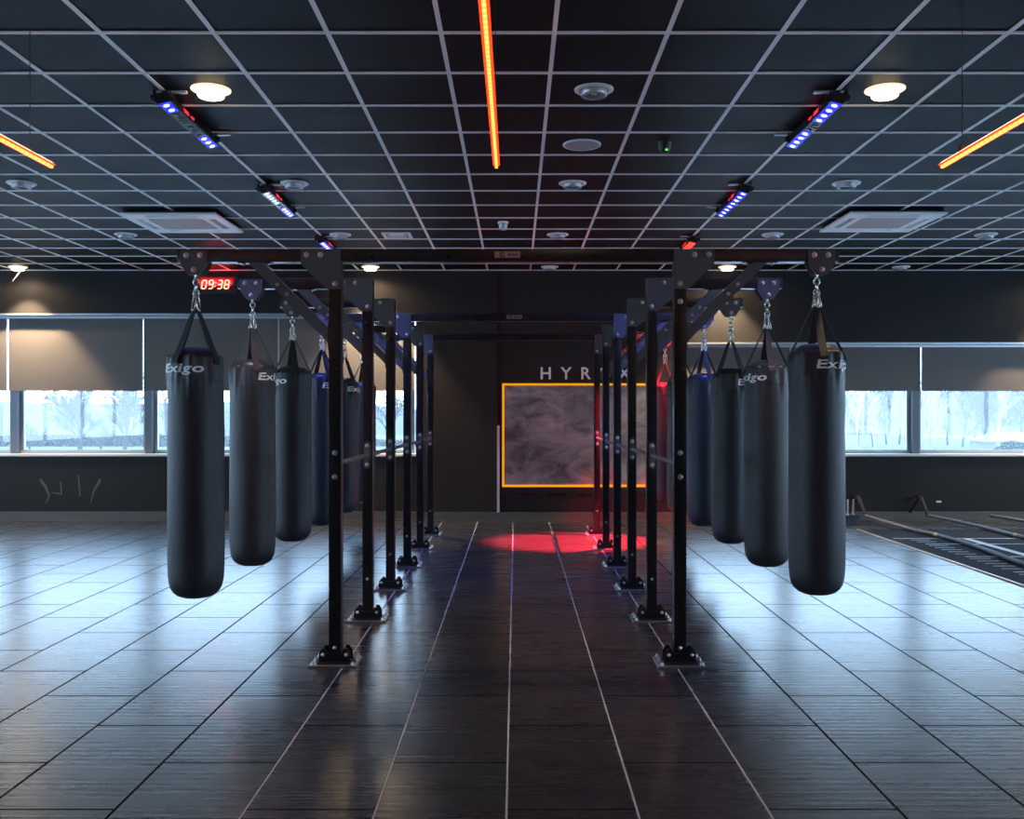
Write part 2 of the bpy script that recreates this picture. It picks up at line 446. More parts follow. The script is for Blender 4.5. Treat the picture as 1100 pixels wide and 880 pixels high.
def bolt_mesh(r=0.0125, h=0.009):
    b = NB()
    # head pointing to -Y
    tube(b, [(0, 0, 0), (0, -0.003, 0)], r * 1.35, 14)
    tube(b, [(0, -0.003, 0), (0, -h, 0), (0, -h - 0.003, 0)], [r, r, r * 0.6], 6)
    return to_mesh('bolt', b, M['bolt'], 40)
BOLT = bolt_mesh(); BOLTS = bolt_mesh(0.009, 0.008)
b = NB(); tube(b, [(0, 0, 0), (0, 0, 0.006)], 0.014, 12); tube(b, [(0, 0, 0.006), (0, 0, 0.018)], 0.010, 6)
FBOLT = to_mesh('bolt', b, M['bolt'], 40)

b = NB(); box(b, -PH, PH, -PH, PH, 0.012, UND, bev=0.004); POST = to_mesh('upright', b, M['steel'], 40)
def gusset(s):
    i = HX - PH
    pts = [(i, TOP - 0.002), (i + 0.24, TOP - 0.002), (i + 0.24, TOP - 0.092), (i + 0.085, TOP - 0.24), (i, TOP - 0.24)]
    b = NB(); prism_xz(b, [(s * x, z) for x, z in pts], -0.003, 0.003)
    return to_mesh('gusset_plate', b, M['plate'])
GUS = {s: gusset(s) for s in (-1, 1)}
b = NB(); box(b, -1.985, 1.985, -PH, PH, UND, TOP, bev=0.004); BEAM = to_mesh('cross_beam', b, M['steel'], 40)
ARM = {}
for s in (-1, 1):
    b = NB(); x0, x1 = sorted((s * (HX - PH), s * 1.985)); box(b, x0, x1, -PH, PH, UND, TOP, bev=0.004); ARM[s] = to_mesh('support_arm', b, M['steel'], 40)
b = NB()
hp = [(-0.08, 2.48), (0.08, 2.48), (0.08, 2.395), (0.033, 2.335), (-0.033, 2.335), (-0.08, 2.395)]
prism_xz(b, hp, -PH - 0.007, -PH - 0.001); prism_xz(b, hp, PH + 0.001, PH + 0.007)
cyl(b, (0, -PH - 0.006, 2.362), (0, PH + 0.006, 2.362), 0.009, 10)
BRK = to_mesh('hanger_bracket', b, M['plate'], 30)
BRACE = {}
for s in (-1, 1):
    b = NB()
    prism_xz(b, [(s * x, z) for x, z in ((1.474, UND), (1.562, UND), (HX + PH, 1.9255), (HX + PH, 2.0135))], -0.028, 0.028)
    BRACE[s] = to_mesh('diagonal_brace', b, M['plate'])
BFL = {}; BFL2 = {}
for s in (-1, 1):
    b = NB()
    x0, x1 = sorted((s * 1.42, s * 1.62)); box(b, x0, x1, -0.03, 0.03, UND - 0.007, UND)
    BFL[s] = to_mesh('brace_flange', b, M['steel'])
    b = NB(); x0, x1 = sorted((s * (HX + PH), s * (HX + PH + 0.006))); box(b, x0, x1, -0.03, 0.03, 1.89, 2.05)
    BFL2[s] = to_mesh('brace_flange', b, M['steel'])
b = NB(); cyl(b, (0, PH, 1.2), (0, PITCH - PH, 1.2), 0.0155, 14); RAIL = to_mesh('hand_rail', b, M['plate'], 40)
b = NB()
pts = []
for k in range(9): a = pi * k / 8; pts.append((0.024 * cos(a), 1.2 + 0.076 + 0.024 * sin(a)))
for k in range(9): a = pi + pi * k / 8; pts.append((0.024 * cos(a), 1.2 - 0.076 + 0.024 * sin(a)))
prism_xz(b, pts, -0.006, 0.0); RFL = to_mesh('rail_flange', b, M['plate'])
b = NB(); box(b, -0.145, 0.145, -0.125, 0.125, 0.0, 0.012, bev=0.003)
BASE = to_mesh('foot_plate', b, M['foot'])
b = NB()
cp = [(-0.098, 0.012), (0.098, 0.012), (0.092, 0.07), (0.074, 0.098), (0.055, 0.098), (0.045, 0.07), (-0.045, 0.07), (-0.055, 0.098), (-0.074, 0.098), (-0.092, 0.07)]
prism_xz(b, cp, -0.004, 0.004); box(b, -0.098, 0.098, -0.045, 0.0, 0.012, 0.02)
CLAMP = to_mesh('post_clamp', b, M['steel'])

def part(name, me, loc=(0, 0, 0), parent=rig, rot=(0, 0, 0)):
    return link_mesh(name, me, parent, loc, rot)
for k in range(NF):
    y = k * PITCH
    if k in (0, 3, 5): part('cross_beam', BEAM, (0, y, 0))
    for s in (-1, 1):
        up = part('upright', POST, (s * HX, y, 0))
        if k == 0:
            for z in (1.268, 1.124): part('bolt', BOLT, (0, -PH, z), up)
        part('bolt', BOLTS, (0.0, -PH, 0.30 if k else 0.10), up)
        if k == 0 and s == 1: part('bolt', BOLT, (0, -PH, 2.175), up)
        if k not in (0, 3, 5): part('support_arm', ARM[s], (0, y, 0))
        for yy in (-PH - 0.0035, PH + 0.0035):
            g = part('gusset_plate', GUS[s], (0, y + yy, 0))
            if yy < 0:
                for gx, gz in ((1.12, 2.455), (1.205, 2.455), (1.032, 2.282)): part('bolt', BOLT, (s * gx, -0.003, gz), g)
        h = part('hanger_bracket', BRK, (s * 1.88, y, 0))
        for gx, gz in ((-0.045, 2.452), (0.038, 2.452), (0, 2.366)): part('bolt', BOLT, (gx, -PH - 0.007, gz), h)
        br = part('diagonal_brace', BRACE[s], (0, y, 0))
        for gx, gz in ((1.382, 2.279), (1.325, 2.222)): part('bolt', BOLTS, (s * gx, -0.028, gz), br)
        part('brace_flange', BFL2[s], (0, y, 0))
        fl = part('brace_flange', BFL[s], (0, y, 0))
        for gx in (1.445, 1.592):
            part('bolt', BOLTS, (s * gx, 0, UND - 0.007), fl, (pi / 2, 0, 0))
        if k < NF - 1: part('hand_rail', RAIL, (s * HX, y, 0))
        if k > 0:
            f = part('rail_flange', RFL, (s * HX, y - PH, 0))
            for z in (1.268, 1.132): part('bolt', BOLT, (0, -0.006, z), f)
        fp = part('foot_plate', BASE, (s * HX, y, 0))
        for bx in (-0.12, 0.12):
            for by in (-0.1, 0.0, 0.1): part('bolt', FBOLT, (bx, by, 0.012), fp)
        for yy, rz in ((-PH - 0.006, 0), (PH + 0.006, pi)):
            c = part('post_clamp', CLAMP, (s * HX, y + yy, 0), rot=(0, 0, rz))
            for bx in (-0.07, 0.07): part('bolt', BOLTS, (bx, -0.004, 0.06), c)
# name plates on the first two cross beams
def text_obj(name, body, size, mt, parent, loc, rot=(pi / 2, 0, 0), **k):
    me = text_mesh(body, size, **k); me.materials.append(mt)
    return link_mesh(name, me, parent, loc, rot)
for k, xx in ((0, 0.0), (3, 0.02)):
    b = NB(); box(b, -0.077, 0.077, -0.003, 0.0, -0.0185, 0.0185)
    p = obj('name_plate', b, M['nameplate'], rig, (xx, k * PITCH - PH, 2.4555))
    b = NB()
    for (x0, x1, z0, z1) in ((-0.045, -0.038, -0.013, 0.013), (-0.038, -0.018, -0.013, -0.008), (-0.038, -0.018, 0.008, 0.013), (-0.034, -0.02, -0.0025, 0.0025)):
        box(b, x0, x1, -0.0045, -0.003, z0, z1)
    obj('emblem', b, M['dark'], p)
    text_obj('lettering', 'Exigo', 0.028, M['dark'], p, (0.03, -0.004, 0.0), shear=0.2, offset=0.0006, extrude=0.0004)

# ------------------------------------------------------------------ heavy bags
BH = 1.485
PROF = [(0, 0), (0.04, 0.001), (0.08, 0.007), (0.112, 0.020), (0.136, 0.042), (0.151, 0.07), (0.159, 0.105), (0.163, 0.15), (0.165, 0.22), (0.166, 0.34),
        (0.1655, 0.48), (0.165, 0.62), (0.1645, 0.76), (0.164, 0.90), (0.1635, 1.02), (0.163, 1.12), (0.1625, 1.20), (0.162, 1.255), (0.1615, 1.295), (0.1605, 1.312),
        (0.1585, 1.318), (0.1605, 1.324), (0.160, 1.345), (0.159, 1.37), (0.158, 1.395), (0.157, 1.415), (0.155, 1.432), (0.153, 1.445), (0.150, 1.455), (0.144, 1.461), (0.136, 1.458), (0.130, 1.448)]
def prof_r(z):
    for (r0, z0), (r1, z1) in zip(PROF[8:29], PROF[9:30]):
        if z0 <= z <= z1: return r0 + (r1 - r0) * (z - z0) / (z1 - z0)
    return 0.15
def folds(seed):
    R = random.Random(seed)
    ph = [R.uniform(0, 2 * pi) for _ in range(6)]
    lump = [(R.uniform(0.15, 1.1), R.uniform(0, 2 * pi), R.uniform(0.06, 0.13), R.uniform(0.4, 0.9), R.uniform(-0.006, 0.004)) for _ in range(7)]
    def f(th, z):
        a = max(0.0, min(1.0, (z - 1.20) / 0.22)); a = a * a * (3 - 2 * a)
        w = sin(9 * th + ph[0] + 3 * (z - 1.3)) * 0.5 + sin(14 * th + ph[1]) * 0.35 + sin(5 * th + ph[2]) * 0.5
        d = a * 0.012 * w
        b_ = max(0.0, 1 - abs(z - 1.30) / 0.09) * 0.002 * sin(23 * th + ph[3])
        for (lz, lt, sz, st, am) in lump:
            dt = (th - lt + pi) % (2 * pi) - pi
            d += am * math.exp(-((z - lz) / sz) ** 2 - (dt / st) ** 2)
        return d + b_ * (1 if z > 1.2 else 0)
    return f
SEG = 112
def bag_body(seed):
    f = folds(seed); bm = NB()
    prof = []
    for (r0, z0), (r1, z1) in zip(PROF, PROF[1:]):
        n = 1 if abs(z1 - z0) < 0.06 else 3
        for j in range(n): prof.append((r0 + (r1 - r0) * j / n, z0 + (z1 - z0) * j / n))
    prof.append(PROF[-1])
    rings = []
    for r, z in prof:
        if r == 0: rings.append([bm.verts.new((0, 0, z))]); continue
        amt = min(1, r / 0.14)
        rings.append([bm.verts.new(((r + f(2 * pi * k / SEG, z) * amt) * cos(2 * pi * k / SEG), (r + f(2 * pi * k / SEG, z) * amt) * sin(2 * pi * k / SEG), z)) for k in range(SEG)])
    for a, c in zip(rings, rings[1:]):
        for k in range(SEG):
            k2 = (k + 1) % SEG
            if len(a) == 1: bm.faces.new((a[0], c[k], c[k2]))
            else: bm.faces.new((a[k], a[k2], c[k2], c[k]))
    return to_mesh('bag_body', bm, M['leather'], 70)
b = NB(); lathe(b, [(0.138, 1.44), (0.134, 1.466), (0.118, 1.486), (0.09, 1.500), (0.05, 1.508), (0, 1.51)], 40)
CAP = to_mesh('bag_cap', b, M['cap'], 60)
LOGO = text_mesh('Exigo', 0.074, shear=0.12, offset=0.0016, extrude=0.0, spacing=1.04, res=4)
def logo_mesh(seed, ang):
    f = folds(seed); me = LOGO.copy(); me.materials.clear(); me.materials.append(M['logo'])
    bm = NB(); bm.from_mesh(me)
    bmesh.ops.triangulate(bm, faces=bm.faces)
    bmesh.ops.subdivide_edges(bm, edges=[e for e in bm.edges if e.calc_length() > 0.012], cuts=2)
    for v in bm.verts:
        th = ang + 1.75 * v.co.x / 0.160; z = 1.378 + v.co.y
        r = prof_r(z) + f(th % (2 * pi), z) + 0.0028
        v.co = Vector((r * cos(th), r * sin(th), z))
    bm.to_mesh(me); bm.free()
    return me
def strap_mesh(ang, wob):
    bm = NB()
    path = [(0.022, 1.735), (0.026, 1.72), (0.06, 1.655), (0.095, 1.575), (0.125, 1.51), (0.146, 1.468), (0.157, 1.445), (0.1655, 1.425), (0.1668, 1.405)]
    rad = Vector((cos(ang), sin(ang), 0)); tan = Vector((-sin(ang), cos(ang), 0))
    prev = None
    for i, (r, z) in enumerate(path):
        j = min(i + 1, len(path) - 1); k = max(i - 1, 0)
        d = (rad * (path[j][0] - path[k][0]) + Vector((0, 0, path[j][1] - path[k][1]))).normalized()
        nrm = d.cross(tan).normalized()
        w = 0.010 + 0.0125 * min(1, i / 3.0)
        c = rad * r + Vector((0, 0, z)) + tan * wob * sin(i * 0.7) * 0.004
        ring = [bm.verts.new(c + tan * w * sx_ + nrm * 0.0025 * sn) for sx_, sn in ((-1, -1), (1, -1), (1, 1), (-1, 1))]
        if prev:
            for q in range(4): bm.faces.new((prev[q], prev[(q + 1) % 4], ring[(q + 1) % 4], ring[q]))
        else: bm.faces.new(ring)
        prev = ring
    bm.faces.new(prev)
    return to_mesh('strap', bm, M['web'])
STRAPS = [strap_mesh(k * pi / 2, (-1) ** k) for k in range(4)]
def oval(bm, c, axis_u, axis_v, a, bb, r, n=20):
    c = Vector(c); u = Vector(axis_u).normalized(); v = Vector(axis_v).normalized()
    # stadium shape
    pts = []
    for k in range(n):
        t = 2 * pi * k / n
        pts.append(c + u * a * cos(t) + v * (bb * sin(t) + (0.0)))
    tube(bm, pts, r, 8, closed=True)
CARA = []
for k in range(4):
    a = k * pi / 2
    b = NB()
    rad = Vector((cos(a), sin(a), 0)); ax = (rad * 0.019 + Vector((0, 0, -0.105))).normalized()
    oval(b, rad * 0.018 + Vector((0, 0, 1.782)), Vector((-sin(a), cos(a), 0)), ax, 0.013, 0.054, 0.0042)
    CARA.append(to_mesh('carabiner', b, M['chrome'], 60))
LINKS = []
for i, (z, hh) in enumerate(((1.838, 0.026), (1.872, 0.024), (1.908, 0.024), (1.948, 0.030))):
    b = NB()
    if i % 2: oval(b, (0, 0, z), (0, 1, 0), (0, 0, 1), 0.015, hh, 0.0048)
    else: oval(b, (0, 0, z), (1, 0, 0), (0, 0, 1), 0.017, hh, 0.0048)
    LINKS.append(to_mesh('chain_link', b, M['chrome'], 60))

#        side, frame, logo angle (0 = facing the camera, + to the right), strap turn, dx, bottom z, label
BAGS = [(-1, 0, -37, 45, 0.00, 0.393, 'nearest and largest heavy bag of the left row, logo turned to the camera'),
        (-1, 1, 64, 9, 0.00, 0.392, 'second heavy bag of the left row, brownish sheen, logo at its right edge'),
        (-1, 2, -70, 12, 0.00, 0.405, 'third black heavy bag of the left row, logo at its left side'),
        (-1, 3, 52, 28, 0.00, 0.400, 'fourth heavy bag of the left row, half hidden by the nearest left post'),
        (-1, 4, 62, 40, 0.00, 0.398, 'fifth heavy bag of the left row, seen between the two nearest left posts'),
        (-1, 5, 150, 15, 0.00, 0.395, 'farthest heavy bag of the left row, a dark strip against the window'),
        (1, 0, 50, 14, -0.018, 0.415, 'nearest and largest heavy bag of the right row, logo running round its right side'),
        (1, 1, -54, 12, 0.00, 0.388, 'second heavy bag of the right row, brown sheen, logo cut by its left edge'),
        (1, 2, 73, 45, 0.005, 0.390, 'third heavy bag of the right row with two wide straps, only first logo letter showing'),
        (1, 3, 78, 25, 0.01, 0.395, 'fourth heavy bag of the right row with blue glint on its top'),
        (1, 4, 160, 20, 0.00, 0.395, 'fifth heavy bag of the right row, almost hidden behind the nearest right post'),
        (1, 5, 170, 45, 0.00, 0.395, 'farthest right heavy bag, glowing red under the red light bar')]
rigM = Matrix.Translation((RX, RY, 0)) @ Matrix.Rotation(-0.004, 4, 'Z')
for i, (s, k, la, st, dx, z0, lab) in enumerate(BAGS):
    p = rigM @ Vector((s * 1.88 + dx, k * PITCH, 0))
    az = math.atan2(-p.x, p.y)
    t = thing('punching_bag', lab, 'punching bag', (p.x, p.y, z0), group='heavy bags hanging from the rig')
    obj_ = link_mesh('bag_body', bag_body(i + 3), t)
    link_mesh('bag_cap', CAP, t)
    link_mesh('logo', logo_mesh(i + 3, -pi / 2 + radians(la) + az), t)
    dz = 0.393 - z0
    for q in range(4):
        link_mesh('strap', STRAPS[q], t, rot=(0, 0, radians(st) + az))
        link_mesh('carabiner', CARA[q], t, rot=(0, 0, radians(st) + az), loc=(0, 0, dz * 0.3))
    for q in range(4): link_mesh('chain_link', LINKS[q], t, loc=(0, 0, dz))

# ------------------------------------------------------------------ ceiling fittings
b = NB(); lathe(b, [(0.122, 0.0), (0.122, -0.006), (0.112, -0.012), (0.092, -0.012), (0.088, -0.006), (0.088, 0.0)], 36); RING = b
def mk(b_, name, m_, sm=50): return to_mesh(name, b_, m_, sm)
RING_OFF = mk(RING, 'trim_ring', M['white'])
b = NB(); lathe(b, [(0.122, 0.0), (0.122, -0.006), (0.112, -0.012), (0.092, -0.012), (0.088, -0.006), (0.088, 0.0)], 36); RING_ON = mk(b, 'trim_ring', M['trim_on'])
b = NB(); lathe(b, [(0.09, -0.010), (0.07, -0.004), (0.045, -0.002), (0.0, -0.002)], 36); REFL = mk(b, 'reflector', M['reflector'])
b = NB(); lathe(b, [(0.022, -0.003), (0.02, -0.03), (0.0, -0.034)], 16); BULB = mk(b, 'lamp', M['white'])
b = NB(); lathe(b, [(0.082, -0.01), (0.082, -0.040), (0.078, -0.044), (0.058, -0.044), (0.058, -0.040), (0.076, -0.038), (0.077, -0.010)], 36); DROP = mk(b, 'drop_glass', M['lampglass'])
b = NB(); lathe(b, [(0.080, -0.008), (0.080, -0.044), (0.074, -0.050), (0.0, -0.052)], 36); DROP_ON = mk(b, 'drop_glass', M['lamp_on'])
def spot(name, loc, color, power, size=150, blend=0.6, radius=0.08, rot=(0, 0, 0), parent=None):
    l = bpy.data.lights.new(name, 'SPOT'); l.color = color; l.energy = power
    l.spot_size = radians(size); l.spot_blend = blend; l.shadow_soft_size = radius
    o = bpy.data.objects.new(name, l); COL.objects.link(o); o.location = loc; o.rotation_euler = rot
    if parent: o.parent = parent
    return o
WARM = (1.0, 0.74, 0.46)
DL_POWER = 110
def downlight(x, y, on, label, power=None):
    t = thing('downlight', label, 'ceiling light', (x, y, H), group='round recessed downlights')
    link_mesh('trim_ring', RING_ON if on else RING_OFF, t)
    link_mesh('reflector', REFL, t)
    if on:
        link_mesh('drop_glass', DROP_ON, t)
        spot('bulb', (0, 0, -0.065), WARM, power or DL_POWER, 86, 0.45, 0.05, parent=t)
        spot('bulb_spill', (0, 0, -0.066), WARM, 0.08 * (power or DL_POWER), 168, 0.5, 0.07, parent=t)
    else:
        link_mesh('lamp', BULB, t); link_mesh('drop_glass', DROP, t)
R1, R2, R3, R4 = 5.99, 8.42, 10.82, 13.2
for x, y, on, lab in (
    (-1.895, R1, 1, 'lit downlight beside the nearest left light bar'),
    (0.486, R1, 0, 'unlit downlight nearest the camera, above the white ceiling disc'),
    (2.295, R1, 1, 'lit downlight beside the nearest right light bar'),
    (-4.32, R2, 0, 'unlit downlight at the far left under the end of the neon strip'),
    (-1.935, R2, 0, 'unlit downlight just right of the second left light bar'),
    (0.496, R2, 0, 'unlit downlight below and behind the white ceiling disc'),
    (2.89, R2, 0, 'unlit downlight between the second right light bar and right neon strip'),
    (-4.38, R3, 0, 'unlit downlight at the near left corner of the left air unit, behind it'),
    (-1.97, R3, 0, 'unlit downlight above the nearest left post, left of the square vent'),
    (0.47, R3, 0, 'unlit downlight above the cross beam, right of the small sensor'),
    (2.885, R3, 0, 'unlit downlight left of the right air unit'),
    (5.28, R3, 0, 'unlit downlight right of the right air unit near picture edge'),
    (-6.82, R4, 1, 'lit downlight by the back wall at far left above the blinds'),
    (-1.99, R4, 1, 'lit downlight seen under the beam beside the nearest left post'),
    (0.466, R4, 0, 'unlit downlight seen under the front cross beam'),
    (2.9, R4, 1, 'lit downlight by the back wall hidden behind the right arm'),
    (5.28, R4, 0, 'unlit downlight by the back wall over the right windows'),
    (7.7, R4, 1, 'lit downlight by the back wall beyond the right picture edge')):
    downlight(x, y, on, lab, 470 if y == R4 else None)
for x, y, lab in ((2.9, 1.2, 'lit downlight overhead behind the camera to the right'),
                  (0.49, 3.6, 'lit downlight overhead just in front of the camera'), (-1.93, 1.2, 'lit downlight overhead behind the camera to the left')):
    downlight(x, y, 1, lab, 45)
# dangling wire at the far left lamp
b = NB(); tube(b, [(0.06, -0.02, -0.05), (0.02, -0.03, -0.11), (-0.05, -0.03, -0.19), (-0.055, -0.03, -0.205)], 0.006, 8)
for o in bpy.data.objects:
    if o.get('label', '').startswith('lit downlight by the back wall at far left'): obj('loose_wire', b, M['lampglass'], o)

# white disc, camera dome, sensor, vent
t = thing('ceiling_speaker', 'flat round white disc in the ceiling between two unlit downlights', 'speaker', (0.495, 7.21, H))
b = NB(); lathe(b, [(0.143, 0), (0.143, -0.008), (0.136, -0.013), (0.128, -0.010)], 40); obj('rim', b, M['white'], t, smooth=50)
b = NB(); lathe(b, [(0.128, -0.010), (0.06, -0.013), (0, -0.014)], 40); obj('grille', b, noisy('speaker grille', (0.40, 0.37, 0.36), (0.46, 0.43, 0.42), 80, (0.6, 0.7), 0.4, 500), t, smooth=50)
t = thing('dome_camera', 'small black dome with green light on the ceiling right of the white disc', 'camera', (1.105, 7.15, H))
b = NB(); lathe(b, [(0.05, 0), (0.05, -0.03), (0.046, -0.034)], 24); obj('base', b, M['dark'], t, smooth=50)
b = NB(); lathe(b, [(0.046, -0.034), (0.042, -0.06), (0.028, -0.078), (0, -0.085)], 24); obj('dome', b, M['dark'], t, smooth=60)
b = NB(); box(b, -0.002, 0.016, -0.052, -0.044, -0.075, -0.063, bev=0.002); obj('pilot_light', b, M['green'], t)
t = thing('motion_sensor', 'small grey tapered sensor on the ceiling above the front beam name plate', 'sensor', (-0.133, 10.12, H))
b = NB(); lathe(b, [(0.056, 0), (0.056, -0.018), (0.048, -0.022)], 24); obj('base', b, M['white'], t, smooth=50)
b = NB(); lathe(b, [(0.048, -0.022), (0.045, -0.06), (0.03, -0.085), (0, -0.092)], 24); obj('lens', b, M['lampglass'], t, smooth=60)
t = thing('ceiling_vent', 'small square white ceiling vent above the left end of the front beam', 'vent', (-1.335, 10.86, H))
b = NB()
for x0, x1, y0, y1 in ((-.16, .16, -.16, -.125), (-.16, .16, .125, .16), (-.16, -.125, -.125, .125), (.125, .16, -.125, .125)): box(b, x0, x1, y0, y1, -0.014, 0)
obj('frame', b, M['white'], t)
b = NB(); box(b, -.125, .125, -.125, .125, -0.005, 0.0); obj('back_panel', b, M['dark'], t)
b = NB()
for q in range(3): lathe(b, [(0.035 + q * 0.034, -0.005), (0.03 + q * 0.034, -0.016), (0.044 + q * 0.034, -0.012)], 24)
obj('louvre', b, M['white'], t)

# air conditioning cassettes
def cassette(x, y, label):
    t = thing('air_unit', label, 'air conditioner', (x, y, H), group='square ceiling air units')
    a = 0.48; zb = -0.055
    b = NB(); box(b, -a + .03, a - .03, -a + .03, a - .03, zb + .02, -0.0098); obj('housing', b, M['dark'], t)
    b = NB()
    i0, s0, s1 = 0.285, 0.335, 0.405
    box(b, -a, a, -a, -s1, zb, zb + .02); box(b, -a, a, s1, a, zb, zb + .02); box(b, -a, -s1, -s1, s1, zb, zb + .02); box(b, s1, a, -s1, s1, zb, zb + .02)
    for sx_ in (-1, 1):
        for sy_ in (-1, 1):
            x0, x1 = sorted((sx_ * 0.26, sx_ * s1)); y0, y1 = sorted((sy_ * 0.26, sy_ * s1))
            if True: box(b, x0, x1, y0, y1, zb, zb + .0195)
    for sx_ in (-1, 1):
        x0, x1 = sorted((sx_ * i0, sx_ * s0)); box(b, x0, x1, -.26, .26, zb, zb + .019)
        box(b, -.26, .26, x0, x1, zb, zb + .019)
    obj('fascia', b, M['white'], t)
    b = NB(); box(b, -i0, i0, -i0, i0, zb + 0.004, zb + 0.018); obj('intake_grille', b, M['grille'], t)
    for q in range(4):
        b = NB(); prism_xz(b, [(s0 + .004, zb + 0.019), (s0 + .002, zb + 0.014), (s1 - .016, zb + 0.004), (s1 - .012, zb + 0.008)], -.25, .25)
        obj('louvre', b, M['lampglass'], t, rot=(0, 0, q * pi / 2))
cassette(-3.435, 9.97, 'white square air unit in the left ceiling, red glow at its corner')
cassette(3.76, 9.93, 'white square air unit in the right half of the ceiling')

# LED light bars
def lens_mesh(m_):
    b = NB(); lathe(b, [(0.019, 0), (0.016, -0.004), (0.0, -0.006)], 14); return to_mesh('led_lens', b, m_, 60)
LENS = {k: lens_mesh(M[k]) for k in ('led_off', 'led_blue', 'led_white', 'display')}
def bed_mesh(m_):
    b = NB(); box(b, -0.033, 0.033, -0.045, 0.045, -0.003, 0.0); return to_mesh('led_bed', b, m_)
BED = {k: bed_mesh(M[k]) for k in ('led_off', 'led_bed', 'led_redbed')}
def light_bar(s, y0, pattern, label, col, power, aim, red=False):
    x = (2.0045 if s > 0 else -2.1955) + s * 0.0
    t = thing('led_light_bar', label, 'light bar', (x, y0, H - 0.05), group='LED light bars clipped to the ceiling grid')
    tilt = s * 0.28
    b = NB(); box(b, -0.042, 0.042, 0, 1.0, -0.035, 0.03, bev=0.006); hs = obj('housing', b, M['dark'], t, rot=(0, tilt, 0))
    b = NB(); box(b, -0.036, 0.036, 0.02, 0.98, -0.0385, -0.0345); obj('lens_tray', b, M['dark'], hs)
    n = len(pattern)
    for q, c in enumerate(pattern):
        yy = 0.045 + (0.91) * q / (n - 1)
        if c == 'b': kb, kl = 'led_bed', 'led_blue'
        elif c == 'w': kb, kl = 'led_off', 'led_white'
        elif c == 'r': kb, kl = 'led_redbed', 'display'
        else: kb, kl = 'led_off', 'led_off'
        link_mesh('led_bed', BED[kb], hs, (0, yy, -0.0385)); link_mesh('led_lens', LENS[kl], hs, (0, yy, -0.0415))
    # display on the inner side
    b = NB(); x0, x1 = sorted((-s * 0.044, -s * 0.042)); box(b, x0, x1, 0.28, 0.36, -0.02, 0.005); obj('display', b, M['display'], hs)
    b = NB(); box(b, x0, x1, 0.42, 0.46, -0.02, -0.002); obj('pilot_light', b, M['display'], hs)
    for yy in (0.02, 0.93):
        b = NB()
        box(b, -0.055, -0.047, yy - .02, yy + .02, -0.03, 0.045); box(b, 0.047, 0.055, yy - .02, yy + .02, -0.03, 0.045)
        box(b, -0.055, 0.055, yy - .02, yy + .02, 0.038, 0.0415)
        box(b, -0.03, -0.02, yy - .012, yy + .012, 0.0415, 0.0499)
        cyl(b, (-0.072, yy, 0), (-0.047, yy, 0), 0.018, 12); cyl(b, (0.047, yy, 0), (0.072, yy, 0), 0.018, 12)
        yk = obj('yoke', b, M['dark'], t)
        b = NB(); x0, x1 = sorted((-s * 0.03, -s * 0.15)); box(b, x0, x1, yy - .015, yy + .015, 0.028, 0.042, bev=0.003)
        obj('clip', b, M['lampglass'], yk)
    if power:
        o = spot('bar_beam', (x, y0 + 0.5, H - 0.12), col, power, 78, 0.6, 0.12)
        d = (Vector(aim) - Vector(o.location)); o.rotation_euler = d.to_track_quat('-Z', 'Y').to_euler()
        o.parent = t; o.matrix_parent_inverse = Matrix.Translation((-x, -y0, -(H - 0.05)))
    return t
BLUE = (0.13, 0.16, 1.0)
light_bar(-1, 5.98, 'bboooooobbb', 'nearest left light bar, blue at both ends and grey between', BLUE, 38, (-1.0, 6.6, 0))
light_bar(-1, 8.40, 'wwwwwoobbbb', 'second left light bar, half white and half blue', BLUE, 170, (-0.2, 9.6, 0))
light_bar(-1, 10.85, 'bbbbbbbbbb', 'third left light bar, blue tip above the nearest left post', BLUE, 170, (-0.3, 11.2, 0))
light_bar(1, 5.98, 'bbbboobbbb', 'nearest right light bar, two groups of four blue lights', BLUE, 38, (1.0, 6.6, 0))
light_bar(1, 8.40, 'bbbbbbbb', 'second right light bar, one unbroken row of blue lights', BLUE, 170, (0.2, 9.6, 0))
light_bar(1, 10.85, 'rrrrrrrrrr', 'third right light bar, glowing red above the nearest right post', (1, 0.02, 0.03), 0, (0.6, 11.6, 0), True)
def aimed(name, loc, aim, col, power, size, blend, radius):
    o = spot(name, loc, col, power, size, blend, radius)
    o.rotation_euler = (Vector(aim) - Vector(loc)).to_track_quat('-Z', 'Y').to_euler()
    return o
for o in bpy.data.objects:
    if o.get('label', '').startswith('third right light bar'): RED_T = o
o = aimed('bar_beam', (2.0, 11.82, H - 0.12), (0.75, 11.42, 0), (1.0, 0.03, 0.065), 15000, 32, 0.55, 0.03)
o.parent = RED_T; o.matrix_parent_inverse = Matrix.Translation((-2.0045, -10.85, -(H - 0.05)))

o2 = aimed('bar_beam', (2.0, 11.0, H - 0.12), (1.83, 12.0, 1.9), (1.0, 0.02, 0.03), 700, 30, 0.5, 0.03)
o2.parent = RED_T; o2.matrix_parent_inverse = Matrix.Translation((-2.0045, -10.85, -(H - 0.05)))
# neon strips
def neon(x, label):
    t = thing('neon_strip', label, 'neon strip', (x, 1.86, 2.745), group='orange red neon strips hung on wires')
    b = NB(); box(b, -0.0065, 0.0065, 0, 3.0, -0.004, 0.012); obj('glowing_core', b, M['neon'], t)
    b = NB(); box(b, -0.017, 0.017, 0, 3.004, 0.009, 0.017, bev=0.002); obj('halo_casing', b, M['neon_halo'], t)  # casing widened into glowing red fins that paint the core's halo
    b = NB(); box(b, -0.012, 0.012, 0.01, 2.99, 0.017, 0.021); obj('glowing_back', b, M['neon_back'], t)
    for y in (0.15, 2.78):
        b = NB(); tube(b, [(0, y, 0.016), (0, y, H - 2.745)], 0.0022, 6); w = obj('hanging_wire', b, M['wire'], t)
        b = NB(); box(b, -0.012, 0.012, y - .012, y + .012, 0.012, 0.055, bev=0.003); obj('wire_clip', b, M['wire'], w)
